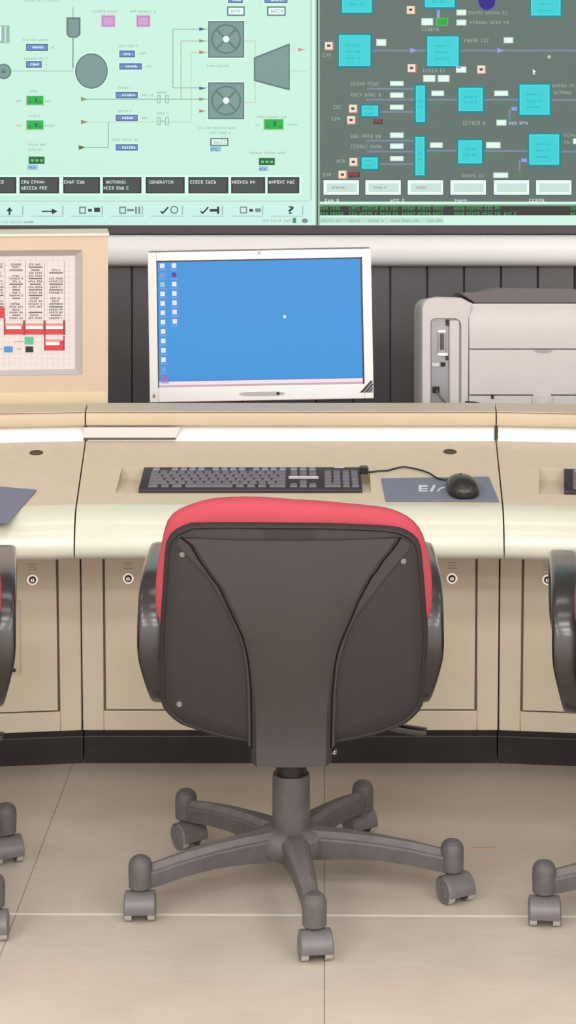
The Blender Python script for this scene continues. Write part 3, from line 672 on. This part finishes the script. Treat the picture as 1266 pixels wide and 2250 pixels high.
b = MB(); b.box(-239 * s_, -233 * s_, -.0006, .001, -154 * s_, -146 * s_); b.build('red_sticker', INK((188, 128, 140)), MN, xf=FR, smooth=False)
b = MB(); st = [INK((150, 152, 158)), INK((62, 64, 66))]
b.add([(x * s_, -.0004, y * s_) for x, y in ((214, -151), (244, -124), (244, -151))], [(0, 1, 2)], 0)
for o1, o2, w in ((216, 240, 4), (226, 243, 3), (234, 243, 2)):
    b.add([(x * s_, -.0008, y * s_) for x, y in ((o1, -150), (o1 + w * 1.6, -150), (o2 + w, -150 + (o2 - o1) * .98), (o2, -150 + (o2 - o1) * .98 + w * .5))], [(0, 1, 2, 3)], 1)
b.build('corner_sticker', st, MN, xf=FR, smooth=False)
b = MB(); b.tube([LM @ Vector((0, .055, -.04)), LM @ Vector((0, .075, -.12)), Vector((0, .075, .02)), Vector((0, .07, .008))], .02, 16, flat=(.045, .012)); b.build('stand_neck', mong, MN)
MB().lathe([(.13, 0), (.13, .006), (.118, .012), (.03, .015)], (0, .06, 0), 40).build('stand_base', mong, MN)

# ------------------------------------------------------------------ printer
YP = 4.80
a = at(928, 655, YP); pxR = at(1310, 655, YP).x
PR = thing('printer', 'pale grey desktop laser printer seen from its back on the console', 'printer', ((a.x + pxR) / 2, YP + .19, SH), 0)
xp = world(PR).inverted()
def pb(x0, y0, x1, y1, f0, f1, name, m, bev=.0015, seg=2, parent=None):
    p, q = at(x0, y1, YP), at(x1, y0, YP)
    return MB().box(p.x, q.x, YP + f0, YP + f1, max(p.z, SH), q.z).build(name, m, PR if parent is None else parent, xf=xp, bevel=bev, seg=seg)
# body: rounded side cheek outline extruded to the back, with a recess for the ports
zt_p = a.z; zb_p = SH
body = MB()
def ppx(x, y, d=0): v = at(x, y, YP); return (v.x, YP + d, v.z)
zbpx = PY + (CH - SH - .004) * F / YP
ol = [(928, zbpx), (928, 676), (932, 664), (942, 656), (960, 653), (1014, 655), (1040, 668), (1290, 668), (1306, 660), (1312, 672), (1312, zbpx)]
body.loft([[ppx(x, y, .012) for x, y in ol], [(ppx(x, y, 0)[0], YP + .36, max(SH, at(x, y + 3, YP + .36).z)) for x, y in ol]])
body.build('body', printm, PR, xf=xp, bevel=.004, seg=3)
ck = [(929, zbpx), (929, 677), (934, 664), (944, 657), (960, 654), (1012, 657), (1036, 670), (1030, 700), (1027, zbpx)]
hole = [(946, zbpx), (946, 708), (948, 703), (952, 700), (958, 699), (1000, 699), (1010, 704), (1014, 714), (1014, zbpx)]
ckm = MB(); ckm.loft([[ppx(x, y, 0) for x, y in ck], [ppx(x, y, .016) for x, y in ck]], cap=False)
fr1 = [ppx(x, y, 0) for x, y in ck]; fr2 = [ppx(x, y, 0) for x, y in hole]; fr3 = [ppx(x, y, .0118) for x, y in hole]
o = len(ckm.v); ckm.v += fr1 + fr2 + fr3; nk = len(ck)
for i in range(nk - 1):
    ckm.f.append((o + i, o + i + 1, o + nk + i + 1, o + nk + i)); ckm.m.append(0)
    ckm.f.append((o + nk + i, o + nk + i + 1, o + 2 * nk + i + 1, o + 2 * nk + i)); ckm.m.append(0)
ckm.build('side_cheek', printm, PR, xf=xp)
port = pb(948, 706, 986, 905, .009, .0118, 'port_plate', steel, .0005, 1)
pb(988, 704, 1010, 905, .001, .0118, 'inner_rib', printm, .003, 2)
pb(963, 727, 980, 776, .003, .010, 'parallel_port', steel, .001, 1, port); pb(967, 733, 976, 769, .0015, .004, 'socket_face', M('port_brown', (92, 74, 78), .5), .0005, 1, port)
pb(969, 797, 979, 806, .004, .010, 'network_port', blackm, .0005, 1, port); pb(950, 799, 966, 806, .006, .010, 'port_label', M('port_white', (216, 214, 214), .5), .0003, 1, port)
pb(980, 703, 987, 716, .004, .010, 'latch', darkm, .0005, 1, port); pb(980, 783, 986, 792, .004, .010, 'latch', darkm, .0005, 1, port)
pb(962, 726, 980, 731, .002, .010, 'clip', whitem, .0005, 1, port); pb(962, 776, 984, 782, .002, .010, 'clip', whitem, .0005, 1, port)
pb(951, 850, 966, 864, .003, .010, 'usb_port', blackm, .0005, 1, port)
MB().tube(smooth_path([Vector(ppx(x, y, d)) for x, y, d in ((959, 857, -.002), (964, 866, -.008), (972, 877, -.012), (982, 888, -.014), (994, 905, -.012))]), .0022, 8).build('cable', M('grey_cable', (92, 88, 90), .5), PR, xf=xp)
# bowed upper cover
def cover(name, y0, y1, rnd_top, x0=1031, x1=1306):
    p, q = at(x0, y1, YP), at(x1, y0, YP); z0, z1 = max(p.z, SH + .002), q.z
    pr_ = [(.014, z0), (-.002, z0)]
    if rnd_top: pr_ += [(-.004, z0 + (z1 - z0) * .4), (-.002, z0 + (z1 - z0) * .62), (.006, z0 + (z1 - z0) * .84), (.017, z0 + (z1 - z0) * .96), (.03, z1)]
    else: pr_ += [(-.002, z1), (.014, z1)]
    if rnd_top: pr_ += [(.03, z0)]
    return MB().prism([(YP + y, z) for y, z in pr_], p.x, q.x).build(name, printm, PR, xf=xp, bevel=.001, seg=1, angle=50)
up = cover('upper_cover', 670, 766, True); lo = cover('lower_cover', 768.5, 867, False); pl = cover('bottom_tray', 869.5, 905, False)
b = MB(); kk = 14
b.loft([[ppx(1193 + 21 * math.cos(math.pi * k / kk), 768 + 8 * math.sin(math.pi * k / kk), d) for k in range(kk + 1)] for d in (-.0028, 0)])
b.build('thumb_notch', M('notch_grey', (168, 160, 160), .5), lo, xf=xp)
b = MB(); b.cyl(ppx(1191, 877, .004), ppx(1191, 877, -.010), 22 * YP / F, n=32); b.cyl(ppx(1191, 879, -.008), ppx(1191, 879, -.014), 15 * YP / F, n=32); b.build('round_catch', printm, PR, xf=xp, bevel=.002)
pb(1079, 868, 1085, 876, -.004, .004, 'screw_hole', darkm, .0003, 1)
MB().tube([Vector(ppx(x, y, -.005)) for x, y in ((1022, 882), (1040, 883), (1052, 885), (1058, 890), (1060, 900))], .0018, 6).build('cord', darkm, PR, xf=xp)
# dark lid / paper support on top
b = MB(); l0 = [(1011, 645), (1060, 644), (1100, 634), (1262, 636), (1290, 644), (1312, 646), (1312, 666), (1290, 669), (1046, 669)]
b.loft([[ppx(x, y, .024) for x, y in l0], [(ppx(x, y, 0)[0], YP + .30, at(x, y - 1, YP + .30).z) for x, y in l0]]); b.build('top_lid', printd, PR, xf=xp, bevel=.003)

# ================================================================== chairs
BX = 640; BYC = 3.66; BX0 = (BX - PX) * BYC / F
YBK = 3.36
def bk(px, py): return ((px - PX) * YBK / F - BX0, CH - (py - PY) * YBK / F)
shell = [(416, 1160), (386, 1173), (369, 1188), (361, 1206), (358.5, 1236), (356.5, 1265), (354, 1309), (349.5, 1368), (347, 1411), (347, 1470), (347.5, 1528), (348, 1558), (356, 1581), (374, 1600), (394, 1614), (436, 1627), (477, 1638), (541, 1648), (600, 1651), (645, 1652), (700, 1651), (757, 1649), (845, 1631), (897, 1612), (914, 1598), (929, 1581), (936, 1558), (939, 1499), (943, 1441), (943.5, 1382), (940, 1353), (936, 1295), (932, 1248), (928, 1213), (920, 1195), (903, 1181), (874, 1169), (800, 1161), (720, 1156.5), (640, 1155), (560, 1155), (480, 1156.5)]
cush = [(532, 1107), (480, 1110), (446, 1116), (415, 1126), (395, 1134), (377, 1145), (362, 1163), (353, 1192), (345.5, 1230), (338, 1270), (334, 1324), (336, 1366), (342, 1380), (345, 1420), (346, 1500), (345, 1558), (353, 1583), (371, 1603), (391, 1618), (436, 1633), (477, 1643), (541, 1652), (645, 1655), (757, 1653), (848, 1637), (900, 1616), (918, 1600), (931, 1583), (938, 1558), (941, 1499), (944, 1420), (947, 1385), (953, 1368), (956.5, 1350), (955.5, 1290), (948, 1240), (939, 1207), (929, 1183), (909, 1160), (880, 1143), (844, 1132), (800, 1126), (757, 1121), (700, 1115), (640, 1111.5), (585, 1107.5)]
def resample(pts, n):
    P = [Vector(p) for p in pts]; P = smooth_path(P + [P[0]], 4)[:-1]
    L = [0]
    for i in range(len(P)): L.append(L[-1] + (P[(i + 1) % len(P)] - P[i]).length)
    out = []; j = 0
    for k in range(n):
        d = L[-1] * k / n
        while L[j + 1] < d: j += 1
        f = (d - L[j]) / max(1e-9, L[j + 1] - L[j]); out.append(P[j].lerp(P[(j + 1) % len(P)], f))
    return out
ybk = YBK - BYC
def dep(x, z): return ybk + .030 * (x / .225) ** 2 - (z - .55) * .06 + .018 * ((z - .56) / .19) ** 2
def sheet(px_outline, prof, n=110, ctr=(643, 1400)):
    """closed cushion-like body; prof = list of (scale towards the centre, depth offset) from back centre round the rim to the front centre"""
    o_ = [Vector(bk(*p)) for p in resample(px_outline, n)]; c_ = Vector(bk(*ctr)); m = MB(); rings = []
    for k, dy in prof:
        rings.append([(q.x, dep(q.x, q.y) + dy, q.y) for q in [c_.lerp(p, k) for p in o_]])
    return m.loft(rings)
CHR = thing('office_chair', 'whole charcoal backed office chair with red cushion in front of the middle console', 'chair', (BX0, BYC, 0), 0, 'office chairs at the consoles')
sheet(shell, [(.02, 0), (.3, 0), (.6, 0), (.85, 0), (.955, .0), (.965, .0025), (.975, .0005), (.99, .002), (1.0, .007), (1.0, .022), (.98, .026), (.6, .026), (.02, .026)]).build('back_shell', plastic, CHR, angle=50)
sheet(cush, [(.02, .024), (.9, .024), (.97, .026), (.995, .034), (1.0, .046), (.992, .060), (.965, .074), (.9, .086), (.7, .096), (.4, .1), (.02, .1)]).build('back_cushion', redm, CHR, angle=60)
# spine: raised centre of the back that runs down below it
spL = [(1186, 392, 396), (1200, 384, 417), (1215, 398, 427), (1233, 418.6, 438), (1254, 440, 454), (1270, 455, 466), (1292, 469, 483), (1324, 488, 498), (1353, 504, 512), (1397, 522, 532.6), (1420, 530, 539), (1441, 534, 544), (1470, 538, 548), (1520, 541, 552), (1587, 542, 553), (1640, 543, 553), (1652, 543.5, 553), (1657, 552, 553), (1672, 552, 553.5), (1687, 552.5, 554)]
spR = [(1186, 884, 880), (1200, 905, 872), (1215, 900, 860), (1233, 882, 843), (1254, 863, 829), (1270, 849, 816), (1292, 832, 803), (1324, 807, 786), (1353, 786, 774), (1397, 765, 755), (1420, 758, 746), (1441, 752, 740), (1470, 745, 735), (1520, 741, 730.5), (1587, 739, 727.7), (1640, 738, 727), (1652, 737.5, 726.5), (1657, 727.5, 726.5), (1672, 727, 726), (1687, 726.5, 725.5)]
b = MB(); rings = []
for (y, lo_, li), (_, ro, ri) in zip(spL, spR):
    row = []
    pj = .006 + .02 * max(0, (y - 1500) / 187) ** 1.5
    for x, dy in ((lo_, -.0005), (lo_ + 2, -.006), (li - 3, -.007), (li - 1, -.0015), (li + 2, -.0035 - pj * .5), (li + 10, -.004 - pj), ((li * 3 + ri) / 4, -.005 - pj), ((li + ri) / 2, -.005 - pj), ((li + ri * 3) / 4, -.005 - pj), (ri - 10, -.004 - pj), (ri - 2, -.0035 - pj * .5), (ri + 1, -.0015), (ri + 3, -.007), (ro - 2, -.006), (ro, -.0005)):
        X_, Z_ = bk(x, y); Zd = max(Z_, bk(645, 1640)[1]); row.append((X_, dep(X_, Zd) + dy, Z_))
    rings.append(row)
# front side of the spine so that it is a closed body
back = [[(x, yv_ + .03 + (.035 if z < .365 else 0), z) for x, yv_, z in (r[0], r[-1])] for r in rings]
full = [r + [bb[1], bb[0]] for r, bb in zip(rings, back)]
b.loft(full); b.build('back_spine', spinem, CHR, angle=30, bevel=0)
for x, y in ((399, 1224), (888, 1239), (391, 1563)):
    X_, Z_ = bk(x, y); d_ = dep(X_, Z_)
    MB().cyl((X_, d_ + .002, Z_), (X_, d_ - .0018, Z_), .0055, .0048, 16).build('screw', screwm, CHR, bevel=.0006)
# seat
b = MB(); rings = []
for z, k in ((.385, .90), (.39, .97), (.405, 1.0), (.428, 1.0), (.445, .97), (.455, .9), (.46, .75), (.462, .4), (.462, .02)):
    rings.append([(.235 * k * sgnp(math.cos(q), .6), .01 + .225 * k * sgnp(math.sin(q), .6), z) for q in [2 * math.pi * i / 48 for i in range(48)]])
b.loft(rings); b.build('seat_cushion', redm, CHR, angle=60)
b = MB(); b.loft([[(.225 * k * sgnp(math.cos(q), .6), .01 + .215 * k * sgnp(math.sin(q), .6), z) for q in [2 * math.pi * i / 48 for i in range(48)]] for z, k in ((.366, .86), (.372, .96), (.386, .97))])
b.build('seat_pan', armm, CHR, angle=50)
b = MB(); b.box(-.075, .075, -.10, .11, .318, .367); b.box(-.045, .045, -.27, -.08, .345, .366); b.build('tilt_mechanism', darkm, CHR, bevel=.006)
b = MB(); b.tube([(.06, .0, .325), (.13, -.02, .312), (.19, -.03, .304)], .006, 10, mi=0); b.tube([(.185, -.03, .304), (.21, -.034, .301), (.245, -.038, .297)], .01, 12, mi=0, flat=(.006, .013)); b.build('lever', armm, CHR)
b = MB(); b.cyl((.062, -.20, .327), (.062, -.225, .325), .007, n=14); b.cyl((.062, -.225, .325), (.078, -.235, .325), .005, n=12); b.build('clamp_bolt', chrome, CHR, bevel=.001)
# arm loops
for s in (-1, 1):
    pth = [(.10, .384), (.0, .378), (-.07, .380), (-.115, .393), (-.145, .43), (-.158, .468), (-.156, .508), (-.14, .545), (-.105, .572), (-.05, .585), (.05, .588), (.14, .585), (.185, .571), (.20, .545), (.185, .51), (.155, .475), (.13, .44), (.115, .403), (.10, .384)]
    P = smooth_path([Vector((0, y, z)) for y, z in pth], 4)
    cx = [s * (.228 + .014 * min(1, max(0, (p.z - .38) / .09))) for p in P]
    fl = [(.0265 * (.72 + .28 * min(1, max(0, (p.z - .39) / .1))), .016 if p.z < .6 else .0145) for p in P]
    MB().tube([Vector((x, p.y, p.z)) for x, p in zip(cx, P)], 0, 20, flat=fl, up=(1, 0, 0)).build('armrest', armm, CHR, angle=60)
# column
MB().lathe([(.0335, .10), (.0345, .12), (.0345, .205), (.033, .21)], n=36).build('column_sleeve', basem, CHR)
MB().lathe([(.028, .205), (.028, .33)], n=32).build('gas_column', blackm, CHR)
# base: hub + five legs + casters
hub_ = MB().lathe([(.05, .062), (.062, .07), (.066, .085), (.063, .1), (.054, .109), (.042, .113), (.034, .114)], n=40)
for q in range(120, 240): hub_.m[q] = 1
hub_.build('hub', [basem, dustm], CHR, angle=50)
RB = .295
def leg_mesh(a):
    d = Vector((math.sin(a), -math.cos(a), 0)); w = Vector((math.cos(a), math.sin(a), 0)); m = MB(); rings = []
    for r, zt1, zb1, wt_, wb in ((.03, .113, .062, .026, .022), (.06, .1125, .062, .025, .02), (.10, .111, .0655, .0225, .0175), (.16, .107, .0665, .0195, .015), (.22, .100, .061, .017, .0135), (.265, .0925, .0535, .0155, .013), (.285, .090, .0515, .015, .013)):
        pr_ = [(-wb, zb1), (wb, zb1), (wt_, zt1 - .014), (wt_ - .0012, zt1 - .0105), (wt_ - .004, zt1 - .0085), (wt_ - .012, zt1), (-wt_ + .012, zt1), (-wt_ + .004, zt1 - .0085), (-wt_ + .0012, zt1 - .0105), (-wt_, zt1 - .014)]
        rings.append([d * r + w * x + Vector((0, 0, z)) for x, z in pr_])
    m.loft(rings)
    for q in range(len(m.f) - 2):
        if q % 10 in (4, 5, 6): m.m[q] = 1
    e = d * RB
    m.lathe([(.0165, .0505), (.0205, .054), (.021, .085), (.0205, .094), (.018, .101), (.0125, .106), (.006, .1085), (.001, .109)], (e.x, e.y, 0), 28)
    return m
def caster(a, yaw, par, name='caster'):
    e = Vector((RB * math.sin(a), -RB * math.cos(a), 0)); T = Matrix.Translation((0, -.012, 0))
    r = .0235; m = MB()
    # hood: a barrel cover over the upper half of the two wheels, on a narrow core
    out = [(math.cos(R(q)) * (r + .0035), r + math.sin(R(q)) * (r + .0035)) for q in range(-14, 195, 13)]
    inn = [(math.cos(R(q)) * (r + .0008), r + math.sin(R(q)) * (r + .0008)) for q in range(194, -15, -13)]
    m.loft([[(x, y, z) for y, z in out + inn] for x in (-.0262, .0262)])
    m.cyl((-.0125, 0, r), (.0125, 0, r), r * .62, n=28)
    m.cyl((0, .012, r + .016), (0, .012, .056), .0105, n=16)
    h = m.build(name, hoodm, par, xf=T, bevel=.0012, seg=2, angle=40); h.location = e; h.rotation_euler.z = yaw
    for s in (-1, 1):
        w = MB()
        pf = [(0.001, .0282), (.010, .0282), (.0145, .0264), (.019, .028), (r - .002, .0278), (r, .0262), (r, .0140), (r - .002, .0130), (.001, .0130)]
        for i, (r0, x0) in enumerate(pf[:-1]):
            r1, x1 = pf[i + 1]
            w.loft([[(s * x, rr * math.cos(2 * math.pi * k / 32), r + rr * math.sin(2 * math.pi * k / 32)) for k in range(32)] for rr, x in ((r0, x0), (r1, x1))], cap=False, mi=1 if i in (5,) else 0)
        bmx = w.build('wheel', [hoodm, treadm], h, xf=T, angle=40)
a0 = R(8)
for k, yaw in enumerate((R(8), R(28), R(-150), R(35), R(2))):
    a = a0 + k * R(72)
    MB_ = leg_mesh(a); MB_.build('leg', [basem, dustm], CHR, angle=18)
    caster(a, yaw, CHR)

def spin_base(root, ang, turn=0):
    for o in root.children:
        k = o.name.split('.')[0]
        if k == 'leg': o.rotation_euler.z = ang
        if k == 'caster': o.location = Matrix.Rotation(ang, 3, 'Z') @ o.location; o.rotation_euler.z += turn
CL = dup(CHR, (-.790, 3.60, 0), R(8), 'office chair at the left picture edge, only an arm and two casters showing')
CR = dup(CHR, (.708, 3.57, 0), R(-6), 'office chair at the right picture edge, only a black arm and one leg showing')
spin_base(CL, R(59 - 8 - 8), R(-12)); spin_base(CR, R(-8))

# scrap on the floor
q0, q1 = hit(1034, 1867, Vector((0, 0, 0)), Vector((0, 0, 1))), hit(1090, 1869, Vector((0, 0, 0)), Vector((0, 0, 1)))
scp = tag(MB().box(0, (q1 - q0).length, 0, .008, .0002, .0022).build('wood_scrap', M('scrap_tan', (188, 158, 134), .7), smooth=False), 'thin tan scrap lying on the floor beside the whole chair', 'scrap')
scp.location = (q0.x, q0.y, 0)

# ================================================================== lights
def area(name, loc, sx, sy, power, col=(.99, .993, 1.0), rot=(0, 0, 0)):
    l = bpy.data.lights.new(name, 'AREA'); l.shape = 'RECTANGLE'; l.size = sx; l.size_y = sy; l.energy = power; l.color = col
    o = bpy.data.objects.new(name, l); COL.objects.link(o); o.location = loc; o.rotation_euler = rot; return o
for y, e in ((-2.4, 50), (-.9, 43), (.6, 26), (2.1, 6.5), (3.6, 5.5)):
    for x in (-2.2, 0, 2.2):
        area('ceiling_lamp', (x, y, ZC - .02), 1.2, .5, e)
wd = bpy.data.worlds.new('room_world'); SC.world = wd; wd.use_nodes = True
wd.node_tree.nodes['Background'].inputs[0].default_value = (.8, .85, .9, 1); wd.node_tree.nodes['Background'].inputs[1].default_value = .0

# ================================================================== camera
cam = bpy.data.cameras.new('camera'); co = bpy.data.objects.new('camera', cam); COL.objects.link(co)
co.location = (0, 0, CH); co.rotation_euler = (R(90), 0, 0)
cam.sensor_fit = 'VERTICAL'; cam.sensor_height = 36; cam.lens = F / HPX * 36
cam.shift_x = -(PX - W / 2) / HPX; cam.shift_y = -(HPX / 2 - PY) / HPX
cam.clip_start = .05; cam.clip_end = 50
SC.camera = co
vs_ = SC.view_settings
vs_.view_transform = 'Standard'; vs_.look = 'None'; vs_.gamma = 1; vs_.exposure = 0.0; vs_.use_curve_mapping = False
SC.display_settings.display_device = 'sRGB'
SC.cycles.use_denoising = True
SC.cycles.max_bounces = 8
